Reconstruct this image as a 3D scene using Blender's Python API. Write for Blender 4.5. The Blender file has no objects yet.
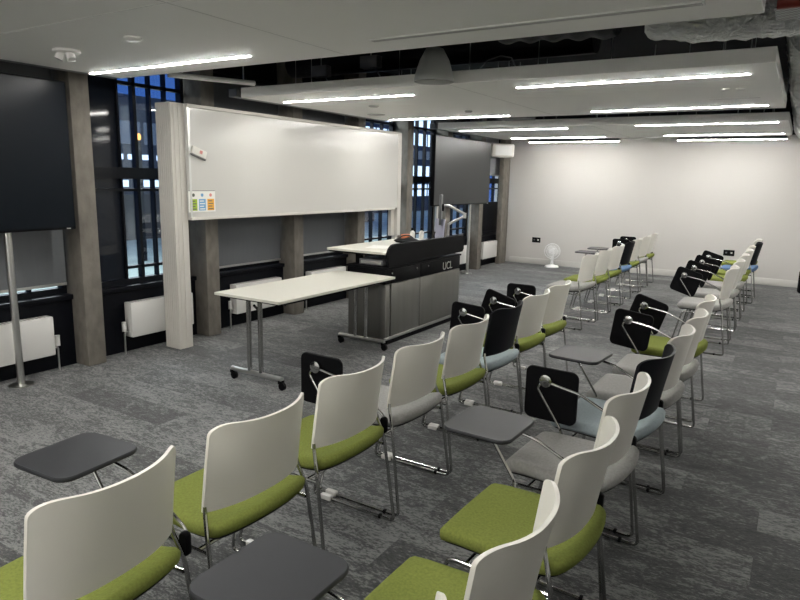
import bpy, bmesh, math, random
from mathutils import Vector, Matrix
random.seed(7)
sc = bpy.context.scene
col = sc.collection
V = Vector
PI = math.pi

# ------------------------------------------------------------------ materials
def nodemat(name):
    m = bpy.data.materials.new(name); m.use_nodes = True
    nt = m.node_tree
    return m, nt, nt.nodes['Principled BSDF']

def mat(name, c, rough=.5, metal=0., spec=.5, bump=None, vary=None, emit=None, estr=0.):
    m, nt, b = nodemat(name)
    c4 = (c[0], c[1], c[2], 1)
    b.inputs['Base Color'].default_value = c4
    b.inputs['Roughness'].default_value = rough
    b.inputs['Metallic'].default_value = metal
    b.inputs['Specular IOR Level'].default_value = spec
    if bump or vary:
        tc = nt.nodes.new('ShaderNodeTexCoord')
    if vary:                       # (scale, amount, stretch)
        mp = nt.nodes.new('ShaderNodeMapping'); mp.inputs['Scale'].default_value = vary[2] if len(vary) > 2 else (1, 1, 1)
        nt.links.new(tc.outputs['Object'], mp.inputs[0])
        n = nt.nodes.new('ShaderNodeTexNoise'); n.inputs['Scale'].default_value = vary[0]; n.inputs['Detail'].default_value = 6
        nt.links.new(mp.outputs[0], n.inputs['Vector'])
        mx = nt.nodes.new('ShaderNodeMix'); mx.data_type = 'RGBA'
        k = vary[1]
        mx.inputs[6].default_value = (c[0]*(1-k), c[1]*(1-k), c[2]*(1-k), 1)
        mx.inputs[7].default_value = (min(1, c[0]*(1+k)), min(1, c[1]*(1+k)), min(1, c[2]*(1+k)), 1)
        nt.links.new(n.outputs[0], mx.inputs[0]); nt.links.new(mx.outputs[2], b.inputs['Base Color'])
    if bump:                       # (scale, strength, distance)
        n2 = nt.nodes.new('ShaderNodeTexNoise'); n2.inputs['Scale'].default_value = bump[0]; n2.inputs['Detail'].default_value = 5
        nt.links.new(tc.outputs['Object'], n2.inputs['Vector'])
        bp = nt.nodes.new('ShaderNodeBump'); bp.inputs['Strength'].default_value = bump[1]; bp.inputs['Distance'].default_value = bump[2]
        nt.links.new(n2.outputs[0], bp.inputs['Height']); nt.links.new(bp.outputs[0], b.inputs['Normal'])
    if emit:
        b.inputs['Emission Color'].default_value = (*emit, 1); b.inputs['Emission Strength'].default_value = estr
    return m

def carpet_mat():
    m, nt, b = nodemat('carpet_planks')
    L = nt.links.new
    tc = nt.nodes.new('ShaderNodeTexCoord')
    br = nt.nodes.new('ShaderNodeTexBrick')
    br.offset = .37; br.inputs['Scale'].default_value = 1; br.inputs['Brick Width'].default_value = 1.0; br.inputs['Row Height'].default_value = .25
    br.inputs['Mortar Size'].default_value = .0; br.inputs['Bias'].default_value = 0
    br.inputs['Color1'].default_value = (0, 0, 0, 1); br.inputs['Color2'].default_value = (1, 1, 1, 1)
    L(tc.outputs['Object'], br.inputs['Vector'])
    # swirly moss-like blotches
    n1 = nt.nodes.new('ShaderNodeTexNoise'); n1.inputs['Scale'].default_value = 9; n1.inputs['Detail'].default_value = 8; n1.inputs['Roughness'].default_value = .72; n1.inputs['Distortion'].default_value = 1.2
    mp = nt.nodes.new('ShaderNodeMapping'); mp.inputs['Scale'].default_value = (.6, 1.5, 1)
    # each plank samples its own patch of the pattern
    ad = nt.nodes.new('ShaderNodeVectorMath'); ad.operation = 'MULTIPLY_ADD'; ad.inputs[1].default_value = (7, 11, 5)
    L(br.outputs['Color'], ad.inputs[0]); L(tc.outputs['Object'], ad.inputs[2]); L(ad.outputs[0], mp.inputs[0]); L(mp.outputs[0], n1.inputs['Vector'])
    n2 = nt.nodes.new('ShaderNodeTexNoise'); n2.inputs['Scale'].default_value = 62; n2.inputs['Detail'].default_value = 4; n2.inputs['Roughness'].default_value = .8
    L(mp.outputs[0], n2.inputs['Vector'])
    n3 = nt.nodes.new('ShaderNodeTexNoise'); n3.inputs['Scale'].default_value = 1.1; n3.inputs['Detail'].default_value = 2
    L(tc.outputs['Object'], n3.inputs['Vector'])
    def math_(op, a, bb):
        x = nt.nodes.new('ShaderNodeMath'); x.operation = op
        for i, q in enumerate((a, bb)):
            if isinstance(q, (int, float)): x.inputs[i].default_value = q
            else: L(q, x.inputs[i])
        return x.outputs[0]
    s = math_('ADD', math_('MULTIPLY', n1.outputs[0], .66), math_('MULTIPLY', n2.outputs[0], .88))
    s = math_('ADD', s, math_('MULTIPLY', br.outputs['Color'], .15))
    s = math_('ADD', s, math_('MULTIPLY', n3.outputs[0], .10))
    rp = nt.nodes.new('ShaderNodeValToRGB')
    rp.color_ramp.elements[0].position = .60; rp.color_ramp.elements[0].color = (.016, .017, .018, 1)
    rp.color_ramp.elements[1].position = 1.18; rp.color_ramp.elements[1].color = (.20, .203, .198, 1)
    e = rp.color_ramp.elements.new(.90); e.color = (.071, .073, .073, 1)
    mr = nt.nodes.new('ShaderNodeMapRange'); mr.inputs[1].default_value = 0; mr.inputs[2].default_value = 1.2
    mr.inputs[3].default_value = 0; mr.inputs[4].default_value = 1
    for k in rp.color_ramp.elements: k.position = min(1, k.position/1.2)
    L(s, mr.inputs[0]); L(mr.outputs[0], rp.inputs[0]); L(rp.outputs[0], b.inputs['Base Color'])
    b.inputs['Roughness'].default_value = .95; b.inputs['Specular IOR Level'].default_value = .15
    b.inputs['Sheen Weight'].default_value = .20; b.inputs['Sheen Roughness'].default_value = .45
    bp = nt.nodes.new('ShaderNodeBump'); bp.inputs['Strength'].default_value = .5; bp.inputs['Distance'].default_value = .006
    L(n2.outputs[0], bp.inputs['Height']); L(bp.outputs[0], b.inputs['Normal'])
    return m

def glass_mat(name, refl=.10, tint=(.85, .9, .95)):
    m = bpy.data.materials.new(name); m.use_nodes = True; nt = m.node_tree
    for n in list(nt.nodes): nt.nodes.remove(n)
    o = nt.nodes.new('ShaderNodeOutputMaterial'); t = nt.nodes.new('ShaderNodeBsdfTransparent'); t.inputs[0].default_value = (*tint, 1)
    g = nt.nodes.new('ShaderNodeBsdfGlossy'); g.inputs['Roughness'].default_value = .03
    mx = nt.nodes.new('ShaderNodeMixShader'); mx.inputs[0].default_value = refl
    nt.links.new(t.outputs[0], mx.inputs[1]); nt.links.new(g.outputs[0], mx.inputs[2]); nt.links.new(mx.outputs[0], o.inputs[0])
    return m

def emat(name, c, s):
    m = bpy.data.materials.new(name); m.use_nodes = True; nt = m.node_tree
    for n in list(nt.nodes): nt.nodes.remove(n)
    o = nt.nodes.new('ShaderNodeOutputMaterial'); e = nt.nodes.new('ShaderNodeEmission'); e.inputs[0].default_value = (*c, 1); e.inputs[1].default_value = s
    nt.links.new(e.outputs[0], o.inputs[0]); return m

def foil_mat():
    m, nt, b = nodemat('crinkled_foil')
    tc = nt.nodes.new('ShaderNodeTexCoord')
    mp = nt.nodes.new('ShaderNodeMapping'); mp.inputs['Scale'].default_value = (1, 1, 1.6)
    nt.links.new(tc.outputs['Object'], mp.inputs[0])
    vo = nt.nodes.new('ShaderNodeTexNoise'); vo.inputs['Scale'].default_value = 14; vo.inputs['Detail'].default_value = 4; vo.inputs['Distortion'].default_value = 2.0
    nt.links.new(mp.outputs[0], vo.inputs['Vector'])
    bp = nt.nodes.new('ShaderNodeBump'); bp.inputs['Strength'].default_value = 1; bp.inputs['Distance'].default_value = .12
    nt.links.new(vo.outputs[0], bp.inputs['Height']); nt.links.new(bp.outputs[0], b.inputs['Normal'])
    b.inputs['Base Color'].default_value = (.80, .81, .80, 1); b.inputs['Metallic'].default_value = .75; b.inputs['Roughness'].default_value = .28
    return m

def concrete_mat():
    m = mat('board_marked_concrete', (.165, .150, .127), .85, vary=(11, .45, (1.6, 1.6, .8)), bump=(34, .5, .004)); return m

def tray_mat():
    m, nt, b = nodemat('perforated_steel')
    tc = nt.nodes.new('ShaderNodeTexCoord'); ck = nt.nodes.new('ShaderNodeTexChecker'); ck.inputs['Scale'].default_value = 60
    ck.inputs[1].default_value = (.5, .52, .52, 1); ck.inputs[2].default_value = (.12, .12, .12, 1)
    nt.links.new(tc.outputs['Object'], ck.inputs[0]); nt.links.new(ck.outputs[0], b.inputs['Base Color'])
    b.inputs['Metallic'].default_value = .3; b.inputs['Roughness'].default_value = .5
    return m

M = dict(
    carpet=carpet_mat(),
    wallw=mat('white_wall_paint', (.56, .54, .515), .75, bump=(60, .05, .002), vary=(.7, .03)),
    wallside=mat('pale_wall_paint', (.85, .85, .83), .8, vary=(.7, .03)),
    skirt=mat('skirting_white', (.60, .585, .555), .4, vary=(2, .03)),
    dado=mat('black_painted_panel', (.003, .0035, .006), .5, spec=.14, vary=(3, .2)),
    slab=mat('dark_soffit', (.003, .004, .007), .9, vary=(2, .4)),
    raft=mat('ceiling_raft_grey', (.84, .835, .805), .55, vary=(1.2, .03), bump=(1.4, .08, .01)),
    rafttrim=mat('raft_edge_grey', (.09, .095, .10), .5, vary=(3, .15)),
    slot=mat('slot_grey', (.30, .30, .285), .5, vary=(3, .05)),
    led=emat('led_diffuser', (1, .98, .935), 76),
    lamp_rim=mat('lamp_rim', (.75, .75, .72), .4, vary=(5, .03)),
    joint=mat('shadow_joint', (.58, .575, .555), .6, vary=(3, .05)),
    off=mat('unlit_diffuser', (.33, .33, .315), .4, vary=(3, .04)),
    concrete=concrete_mat(),
    whiteb=mat('whiteboard_enamel', (.56, .55, .52), .15, spec=.35, vary=(1.0, .03)),
    whitepost=mat('ribbed_post_white', (.56, .535, .49), .5),
    alu=mat('aluminium', (.62, .62, .60), .35, .8, vary=(20, .05)),
    chrome=mat('chrome', (.42, .42, .41), .16, 1., vary=(9, .06)),
    steel=mat('brushed_steel', (.62, .62, .60), .30, 1., vary=(12, .10, (1, 1, .05))),
    steelpanel=mat('brushed_steel_laminate', (.215, .21, .195), .38, .75, vary=(18, .12, (1, 1, .04))),
    screen=mat('screen_black', (.002, .004, .007), .30, spec=.13, vary=(2, .1)),
    screengrey=mat('screen_matte_grey', (.024, .026, .027), .34, spec=.25, vary=(2, .05)),
    blackp=mat('black_plastic', (.0022, .0022, .003), .55, spec=.10, vary=(15, .2)),
    tabtop=mat('tablet_laminate', (.016, .017, .020), .5, spec=.35, vary=(30, .10)),
    whitep=mat('white_plastic', (.70, .68, .62), .38, spec=.4, vary=(3, .025)),
    blackshell=mat('black_shell', (.004, .0045, .007), .55, spec=.16, vary=(10, .15)),
    clear=mat('pale_glide_plastic', (.70, .69, .66), .2, spec=.6, vary=(9, .05)),
    green=mat('green_wool', (.180, .208, .050), .95, spec=.1, vary=(120, .35), bump=(260, .5, .002)),
    grey=mat('grey_wool', (.33, .325, .31), .95, spec=.1, vary=(90, .25), bump=(260, .5, .002)),
    blue=mat('blue_wool', (.36, .42, .44), .95, spec=.1, vary=(90, .18), bump=(260, .5, .002)),
    bluedeep=mat('mid_blue_wool', (.13, .21, .35), .95, spec=.1, vary=(90, .18), bump=(260, .5, .002)),
    tabletop=mat('white_laminate', (.60, .585, .52), .4, vary=(2, .02)),
    edge=mat('pale_edge_band', (.55, .54, .50), .5, vary=(6, .05)),
    rad=mat('radiator_white', (.66, .65, .625), .35, vary=(3, .02)),
    fanw=mat('fan_white', (.88, .88, .87), .35, vary=(6, .02)),
    blind=mat('roller_blind_grey', (.13, .137, .145), .8, vary=(40, .08, (1, 1, .1))),
    blindpale=mat('roller_blind_pale', (.30, .31, .33), .8, vary=(40, .05)),
    frame=mat('window_frame_black', (.004, .005, .008), .45, spec=.2, vary=(4, .2)),
    darkpane=mat('dark_spandrel_glass', (.008, .011, .018), .06, spec=.3, vary=(2, .2)),
    glass=glass_mat('window_glass'),
    foil=foil_mat(),
    duct=mat('dark_duct', (.012, .013, .017), .45, .3, vary=(9, .4), bump=(14, .4, .02)),
    pipe=mat('galvanised_pipe', (.45, .46, .46), .3, .9, vary=(9, .15)),
    red=mat('red_pipe', (.20, .018, .010), .4, vary=(4, .2)),
    tray=tray_mat(),
    cable=mat('cable_black', (.012, .012, .014), .5, vary=(9, .2)),
    cablegrey=mat('cable_grey', (.16, .16, .17), .5, vary=(9, .2)),
    lilac=mat('lilac_grey_plastic', (.33, .33, .42), .35, vary=(4, .05)),
    paper=mat('paper', (.78, .77, .73), .7, vary=(8, .03)),
    orange=mat('orange_card', (.55, .17, .07), .6, vary=(8, .1)),
    sg=mat('sticker_green', (.30, .43, .03), .6, vary=(8, .05)),
    sb=mat('sticker_blue', (.16, .36, .58), .6, vary=(8, .05)),
    so=mat('sticker_orange', (.75, .36, .03), .6, vary=(8, .05)),
    ink=mat('ink', (.10, .11, .09), .7, vary=(8, .1)),
    pink=mat('pink_label', (.65, .25, .22), .6, vary=(8, .1)),
    felt=mat('grey_felt', (.22, .22, .21), .8, vary=(8, .1)),
    cone=mat('cone_grey', (.42, .43, .41), .5, vary=(8, .06)),
    bld=mat('far_facade', (.09, .095, .11), .8, vary=(1, .2)),
    bld2=mat('far_wall_brown', (.07, .065, .06), .9, vary=(1.5, .4)),
    litwin=emat('lit_window', (.62, .78, 1.0), .8),
    blueglow=emat('blue_window', (.22, .30, .45), .16),
    lampwarm=emat('street_lamp_glow', (1., .42, .10), 1.2),
    pave=mat('pale_paving', (.30, .37, .33), .8, vary=(1.3, .35), bump=(6, .3, .02)),
)

# ------------------------------------------------------------------ mesh kit
class MB:
    def __init__(s): s.b = bmesh.new(); s.mi = 0
    def face(s, vs):
        try:
            f = s.b.faces.new(vs); f.material_index = s.mi; return f
        except ValueError: return None
    def box(s, x0, x1, y0, y1, z0, z1, bev=0.):
        vs = [s.b.verts.new(p) for p in ((x0,y0,z0),(x1,y0,z0),(x1,y1,z0),(x0,y1,z0),(x0,y0,z1),(x1,y0,z1),(x1,y1,z1),(x0,y1,z1))]
        fs = [s.face([vs[i] for i in q]) for q in ((0,3,2,1),(4,5,6,7),(0,1,5,4),(1,2,6,5),(2,3,7,6),(3,0,4,7))]
        if bev:
            es = list({e for f in fs for e in f.edges})
            r = bmesh.ops.bevel(s.b, geom=es, offset=bev, segments=2, profile=.5, affect='EDGES')
            for f in r['faces']: f.material_index = s.mi
        return s
    def loops(s, rings, cap=True, closed=True):
        R = [[s.b.verts.new(p) for p in r] for r in rings]
        n = len(R[0])
        for a, b in zip(R, R[1:]):
            for i in range(n if closed else n-1):
                j = (i+1) % n
                s.face([a[i], a[j], b[j], b[i]])
        if cap:
            s.face(list(reversed(R[0]))); s.face(R[-1])
        return R
    def tube(s, pts, r, seg=8, fil=0., cap=True):
        P = [V(p) for p in pts]
        if fil:
            Q = [P[0]]
            for a, b, c in zip(P, P[1:], P[2:]):
                d1 = (a-b); d2 = (c-b); f = min(fil, d1.length*.45, d2.length*.45)
                p1 = b+d1.normalized()*f; p2 = b+d2.normalized()*f
                for k in range(5):
                    t = k/4; Q.append((1-t)**2*p1+2*t*(1-t)*b+t*t*p2)
            Q.append(P[-1]); P = Q
        rings = []; up = None
        for i, p in enumerate(P):
            d = ((P[min(i+1, len(P)-1)]-P[max(i-1, 0)])).normalized()
            if up is None:
                up = d.orthogonal().normalized()
            else:
                up = (up-d*up.dot(d)).normalized()
            sd = d.cross(up)
            rr = r[i] if isinstance(r, (list, tuple)) else r
            rings.append([p+(up*math.cos(2*PI*k/seg)+sd*math.sin(2*PI*k/seg))*rr for k in range(seg)])
        s.loops(rings, cap); return s
    def lathe(s, prof, c=(0, 0, 0), axis='Z', seg=24):
        rings = []
        for r, h in prof:
            ring = []
            for k in range(seg):
                a = 2*PI*k/seg; x, y = r*math.cos(a), r*math.sin(a)
                p = {'Z': (x, y, h), 'Y': (x, h, -y), 'X': (h, x, y)}[axis]
                ring.append((p[0]+c[0], p[1]+c[1], p[2]+c[2]))
            rings.append(ring)
        s.loops(rings); return s
    def prism(s, pts, d0, d1, axis='Z', bev=0.):
        """outline pts (a,b) swept along axis from d0 to d1, with softened rims"""
        def P(a, b, d): return {'Z': (a, b, d), 'Y': (a, d, b), 'X': (d, a, b)}[axis]
        if not bev: rings = [[P(a, b, d) for a, b in pts] for d in (d0, d1)]
        else:
            q = inset(pts, bev*.8)
            sg = 1 if d1 > d0 else -1
            rings = [[P(*p, d0) for p in q], [P(*p, d0+sg*bev) for p in pts], [P(*p, d1-sg*bev) for p in pts], [P(*p, d1) for p in q]]
        s.loops(rings); return s
    def build(s, name, mats, parent=None, smooth=40, loc=(0, 0, 0)):
        bmesh.ops.remove_doubles(s.b, verts=s.b.verts, dist=1e-6)
        bmesh.ops.recalc_face_normals(s.b, faces=s.b.faces)
        me = bpy.data.meshes.new(name); s.b.to_mesh(me); s.b.free()
        for m in (mats if isinstance(mats, (list, tuple)) else [mats]): me.materials.append(m)
        o = bpy.data.objects.new(name, me); col.objects.link(o); o.location = loc
        if smooth:
            me.shade_smooth()
            try: me.set_sharp_from_angle(angle=math.radians(smooth))
            except Exception: pass
        if parent: o.parent = parent
        return o

def inset(pts, d):
    n = len(pts); out = []
    area = sum(pts[i][0]*pts[(i+1) % n][1]-pts[(i+1) % n][0]*pts[i][1] for i in range(n))
    sg = 1 if area > 0 else -1
    for i in range(n):
        a, b, c = V(pts[i-1]), V(pts[i]), V(pts[(i+1) % n])
        e1 = (b-a); e2 = (c-b)
        n1 = V((-e1.y, e1.x)).normalized()*sg; n2 = V((-e2.y, e2.x)).normalized()*sg
        m = (n1+n2)
        m = m.normalized()*(d/max(.4, m.normalized().dot(n1))) if m.length > 1e-6 else n1*d
        out.append((b.x+m.x, b.y+m.y))
    return out

def rrect(x0, x1, y0, y1, r, n=5):
    pts = []
    for cx, cy, a0 in ((x1-r, y1-r, 0), (x0+r, y1-r, 90), (x0+r, y0+r, 180), (x1-r, y0+r, 270)):
        for k in range(n+1):
            a = math.radians(a0+90*k/n); pts.append((cx+r*math.cos(a), cy+r*math.sin(a)))
    return pts

def tag(o, label=None, cat=None, group=None, kind=None):
    if label: o['label'] = label
    if cat: o['category'] = cat
    if group: o['group'] = group
    if kind: o['kind'] = kind
    return o

def thing(name, label, cat, loc=(0, 0, 0), rz=0., group=None):
    o = bpy.data.objects.new(name, None); col.objects.link(o); o.empty_display_size = .1
    o.location = loc; o.rotation_euler = (0, 0, rz)
    return tag(o, label, cat, group)

def kids(o): return [c for c in bpy.data.objects if c.parent == o]
def dup(root, loc, rz=0., label=None, cat=None, group=None):
    r = root.copy(); col.objects.link(r); r.location = loc; r.rotation_euler = (0, 0, rz)
    tag(r, label, cat, group)
    for ch in kids(root):
        c = ch.copy(); col.objects.link(c); c.parent = r
        for g in kids(ch):
            d = g.copy(); col.objects.link(d); d.parent = c
    return r

def struct(o, label, cat): return tag(o, label, cat, kind='structure')
def sbox(name, m, label, cat, *a, bev=0.):
    return struct(MB().box(*a, bev=bev).build(name, m), label, cat)

# ------------------------------------------------------------------ room shell
ZR = 2.30                     # raft soffit
YB = 12.12                    # end wall
XR = 3.05
YF = -2.1
ZS = 3.05
sbox('floor', M['carpet'], 'grey mottled carpet planks covering the whole room', 'floor', -5.30, XR, YF, YB+.1, -.1, 0)
sbox('wall_back', M['wallw'], 'plain white end wall behind the far chairs', 'wall', -5.30, XR+.1, YB, YB+.12, 0, 2.42)
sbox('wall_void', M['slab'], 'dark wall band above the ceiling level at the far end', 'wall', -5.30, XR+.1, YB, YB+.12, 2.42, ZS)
sbox('wall_right', M['wallside'], 'pale side wall out of the picture', 'wall', XR, XR+.1, YF, YB, 0, ZS)
sbox('wall_front', M['wallside'], 'pale wall behind the viewer', 'wall', -5.30, XR+.1, YF-.1, YF, 0, ZS)
sbox('ceiling', M['slab'], 'dark structural soffit above the ceiling rafts', 'ceiling', -5.30, XR+.1, YF-.1, YB+.12, ZS, ZS+.1)
sbox('baseboard_back', M['skirt'], 'low white skirting along the end wall', 'baseboard', -4.9, XR, YB-.018, YB, 0, .11, bev=.004)

# window wall: dado, head and the glazed bays between concrete columns
mb = MB()
mb.box(-5.30, -5.08, YF, YB, 0, .56)                       # dado
mb.box(-5.30, -5.055, YF, YB, .56, .60, bev=.004)           # sill board
mb.box(-5.30, -5.135, YF, YB, 2.62, ZS)                     # head
mb.box(-5.30, -5.135, YF, 1.70, .60, 2.62)                  # blank end
struct(mb.build('wall_left', M['dado']), 'black panelled wall below and above the windows', 'wall')

COLS = [1.72, 3.0, 4.29, 5.585, 6.83, 8.05, 9.28, 10.56, 11.60]
CW = .165
clabel = ['bare concrete column hidden behind the big black screen', 'bare concrete column just past the big black screen', 'concrete column behind the near end of the whiteboard',
          'concrete column below the middle of the whiteboard', 'concrete column below the far part of the whiteboard', 'concrete column just past the far end of the whiteboard',
          'concrete column behind the grey screen and monitor', 'concrete column under the far edge of the grey screen', 'concrete column in the corner by the white end wall']
for y, lb in zip(COLS, clabel):
    w = CW if y < 11 else .31
    struct(MB().box(-5.15 if y < 11 else -5.0, -4.90, y, y+w, 0, ZS-.01, bev=.012).build('concrete_column', M['concrete']), lb, 'column')

def window(n, y0, y1, dark=0.):
    z0, z1 = .60, 2.62
    fr = MB()
    X0, X1 = -5.21, -5.14
    fr.box(X0, X1, y0, y1, z0, z0+.05); fr.box(X0, X1, y0, y1, z1-.05, z1)
    fr.box(X0, X1, y0, y0+.04, z0+.05, z1-.05); fr.box(X0, X1, y1-.04, y1, z0+.05, z1-.05)
    fr.box(X0, X1+.02, y0+.04, y1-.04, 1.55, 1.65)
    fr.box(X0, X1, y0+.04, y1-.04, 1.44, 1.465)
    ys = y0+.04+(y1-y0-.08)*dark
    k = 4
    for i in range(1 if not dark else 0, k):
        yy = ys+(y1-.04-ys)*i/k
        w = .016 if i == 1 else .008
        for a, b in ((z0+.05, 1.44), (1.465, 1.55), (1.65, z1-.05)):
            fr.box(X0+.01, X1-.005, yy-w, yy+w, a, b)
    fr.box(X0+.01, X1-.005, ys, y1-.04, .74, .765)
    fr.box(X0+.01, X1-.005, ys, y1-.04, 2.36, 2.39)
    o = fr.build('window_%d' % n, M['frame'])
    struct(o, WL[n], 'window')
    g = MB()
    if n == 7:                     # the last bay is blanked below its blind
        MB().box(-5.17, -5.13, y0+.04, y1-.04, z0+.05, 1.20).build('blank_panel', M['dado'], o)
    if dark:
        g.box(-5.185, -5.175, y0+.04, ys, z0+.05, z1-.05)
        g.build('dark_pane', M['darkpane'], o)
        g = MB()
    g.box(-5.182, -5.178, ys, y1-.04, z0+.05, z1-.05).build('pane', M['glass'], o)
WL = {0: 'black framed window behind the big black screen', 1: 'tall black framed window between the black screen and the whiteboard', 2: 'window behind the near half of the whiteboard',
      3: 'window behind the middle of the whiteboard', 4: 'window behind the far end of the whiteboard', 5: 'tall black framed window between whiteboard and grey screen',
      6: 'window behind the grey screen', 7: 'window in the last bay by the white end wall'}
bays = [(COLS[i]+CW, COLS[i+1]) for i in range(8)]
bays[7] = (bays[7][0], YB-.02)
for i, (a, b) in enumerate(bays):
    window(i, a, b, dark=.36 if i == 1 else 0.)

# roller blinds
def blind(y0, y1, zb, label, m='blind', x=-5.105, zt=2.60):
    t = thing('roller_blind', label, 'blind', (x, (y0+y1)/2, zt), group='roller blinds on the window wall')
    w = (y1-y0)/2-.02
    MB().box(-.002, .002, -w, w, zb-zt, -.03).build('fabric', M[m], t, 0)
    MB().box(-.008, .008, -w, w, zb-zt-.022, zb-zt).build('bottom_bar', M['alu'], t, 0)
    MB().tube([(0, -w, -.02), (0, w, -.02)], .022, 12).build('roller', M['frame'], t)
blind(*bays[0], .70, 'dark grey roller blind below the big black screen')
blind(*bays[2], .66, 'grey roller blind below the near half of the whiteboard')
blind(*bays[3], .67, 'grey roller blind below the middle of the whiteboard')
blind(bays[4][0], 7.28, .70, 'narrow grey roller blind beside the window below the far end of the whiteboard')
blind(bays[7][0], YB-.02, 1.72, 'pale grey roller blind half drawn beside the corner speaker', 'blindpale')

# radiators
def radiator(y0, y1, label, valve):
    t = thing('radiator', label, 'radiator', (-5.0, (y0+y1)/2, .15), group='white radiators under the windows')
    w = (y1-y0)/2
    MB().box(-.05, .05, -w, w, 0, .315, bev=.008).build('panel', M['rad'], t)
    g = MB()
    for k in range(int(2*w/.03)):
        yy = -w+.03+k*.03
        if yy < w-.02: g.box(-.03, .03, yy, yy+.012, .3155, .317)
    g.build('top_grille', M['slot'], t, 0)
    MB().tube([(0, valve*w, .05), (0, valve*(w+.045), .05), (0, valve*(w+.045), -.149)], .008, 8, .02).build('supply_pipe', M['steel'], t)
    v = MB(); v.tube([(0, valve*(w+.045), .06), (0, valve*(w+.045), .145)], .02, 12); v.build('valve', M['rad'], t)
    MB().box(-.075, -.05, -w*.6, -w*.6+.04, .05, .28).build('bracket', M['steel'], t, 0)
radiator(1.95, 2.76, 'white radiator below the big black screen', 1)
radiator(3.46, 4.15, 'white radiator under the tall window beside the ribbed white post', -1)
radiator(4.72, 5.42, 'white radiator behind the folding table', -1)
radiator(5.95, 6.65, 'white radiator mostly hidden behind the folding table and lectern', -1)
radiator(9.62, 10.28, 'white radiator showing past the far end of the lectern', -1)
radiator(10.93, 11.57, 'white radiator in the last bay by the end wall', -1)

# ------------------------------------------------------------------ ceiling rafts and lamps
RX0, RX1, RT = -4.46, -.22, .088
def raft(y0, y1, label, x0=RX0, x1=RX1, seams=(), slots=(), trim=True):
    t = thing('ceiling_raft', label, 'ceiling panel', ((x0+x1)/2, (y0+y1)/2, ZR), group='suspended ceiling rafts')
    cx, cy = (x0+x1)/2, (y0+y1)/2
    MB().box(x0-cx, x1-cx, y0-cy, y1-cy, 0, RT, bev=.004).build('panel', M['raft'], t, 0)
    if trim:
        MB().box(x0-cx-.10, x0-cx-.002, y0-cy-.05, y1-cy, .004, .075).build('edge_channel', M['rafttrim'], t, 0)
    for s in seams:            # fine shadow joints in the soffit
        MB().box(s[0]-cx, s[1]-cx, s[2]-cy, s[3]-cy, -.0012, .0).build('panel_joint', M['joint'], t, 0)
    for s in slots:
        f = MB().box(s[0]-cx, s[1]-cx, s[2]-cy, s[3]-cy, -.004, .0).build('unlit_lamp', M['lamp_rim'], t, 0)
        MB().box(s[0]-cx+.008, s[1]-cx-.008, s[2]-cy+.012, s[3]-cy-.012, -.006, -.004).build('diffuser', M['off'], f, 0)
    for hx in (-1.6, 0, 1.6):
        for hy in (-.35, .35):
            MB().tube([(hx, (y1-y0)*hy, RT), (hx, (y1-y0)*hy, ZS-ZR)], .004, 6).build('hanger_rod', M['pipe'], t)
    return t
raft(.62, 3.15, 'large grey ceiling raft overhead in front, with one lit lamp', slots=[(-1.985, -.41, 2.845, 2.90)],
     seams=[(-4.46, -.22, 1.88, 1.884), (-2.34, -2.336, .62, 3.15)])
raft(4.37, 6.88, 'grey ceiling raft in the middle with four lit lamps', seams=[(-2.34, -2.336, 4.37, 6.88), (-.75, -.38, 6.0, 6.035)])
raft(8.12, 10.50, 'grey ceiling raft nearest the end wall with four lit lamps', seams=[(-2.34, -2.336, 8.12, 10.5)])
raft(-2.0, -.62, 'grey ceiling raft behind the viewer', trim=False)
for y0, y1, lb in ((-2.0, -.62, 'ceiling raft on the far side of the room behind the viewer'), (.62, 3.15, 'ceiling raft on the unseen side, level with the nearest raft'),
                   (4.37, 6.88, 'ceiling raft on the unseen side, level with the middle raft'), (8.12, 10.5, 'ceiling raft on the unseen side, level with the last raft')):
    raft(y0, y1, lb, x0=.75, x1=2.95, trim=False)

def lamp(x0, x1, y, label, hang=False):
    t = thing('linear_lamp', label, 'ceiling light', ((x0+x1)/2, y, ZR), group='linear ceiling lamps')
    w = (x1-x0)/2
    if hang:
        MB().box(-w, w, -.03, .03, 0, .055, bev=.003).build('housing', M['rafttrim'], t, 0)
        for s in (-1, 1): MB().tube([(s*w*.7, 0, .055), (s*w*.7, 0, ZS-ZR)], .003, 6).build('hanger_rod', M['pipe'], t)
    else:
        MB().box(-w-.006, w+.006, -.0195, .0195, -.003, .002).build('rim', M['lamp_rim'], t, 0)
        for s in (-1, 1): MB().tube([(s*w*.8, 0, 0), (s*w*.8, 0, ZS-ZR)], .003, 6).build('hanger_rod', M['pipe'], t)
    MB().box(-w, w, -.008, .008, -.006, -.003 if not hang else 0).build('diffuser', M['led'], t, 0)
lamp(-4.445, -2.875, 2.895, 'lit linear lamp in the nearest ceiling raft')
lamp(-4.31, -2.875, 4.79, 'lit linear lamp above the whiteboard, front of the middle raft')
lamp(-1.93, -.375, 4.74, 'longest-looking lit lamp, front of the middle raft over the aisle')
lamp(-4.335, -2.80, 6.69, 'lit lamp at the rear edge of the middle raft by the grey screen')
lamp(-1.875, -.345, 6.57, 'lit lamp at the rear edge of the middle raft over the aisle')
lamp(-4.28, -2.72, 8.47, 'lit lamp at the front of the last raft, on the window side')
lamp(-1.82, -.32, 8.31, 'lit lamp at the front of the last raft, over the aisle')
lamp(-4.19, -2.67, 10.16, 'lit lamp at the rear of the last raft, on the window side')
lamp(-1.80, -.30, 10.08, 'lit lamp at the rear of the last raft, over the aisle')
lamp(-4.29, -2.72, 11.27, 'hanging lamp just before the end wall, on the window side', True)
lamp(-1.78, -.295, 11.18, 'hanging lamp just before the end wall, over the aisle', True)
lamp(-4.4, -2.85, .90, 'lit lamp overhead near the viewer, on the window side')
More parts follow.
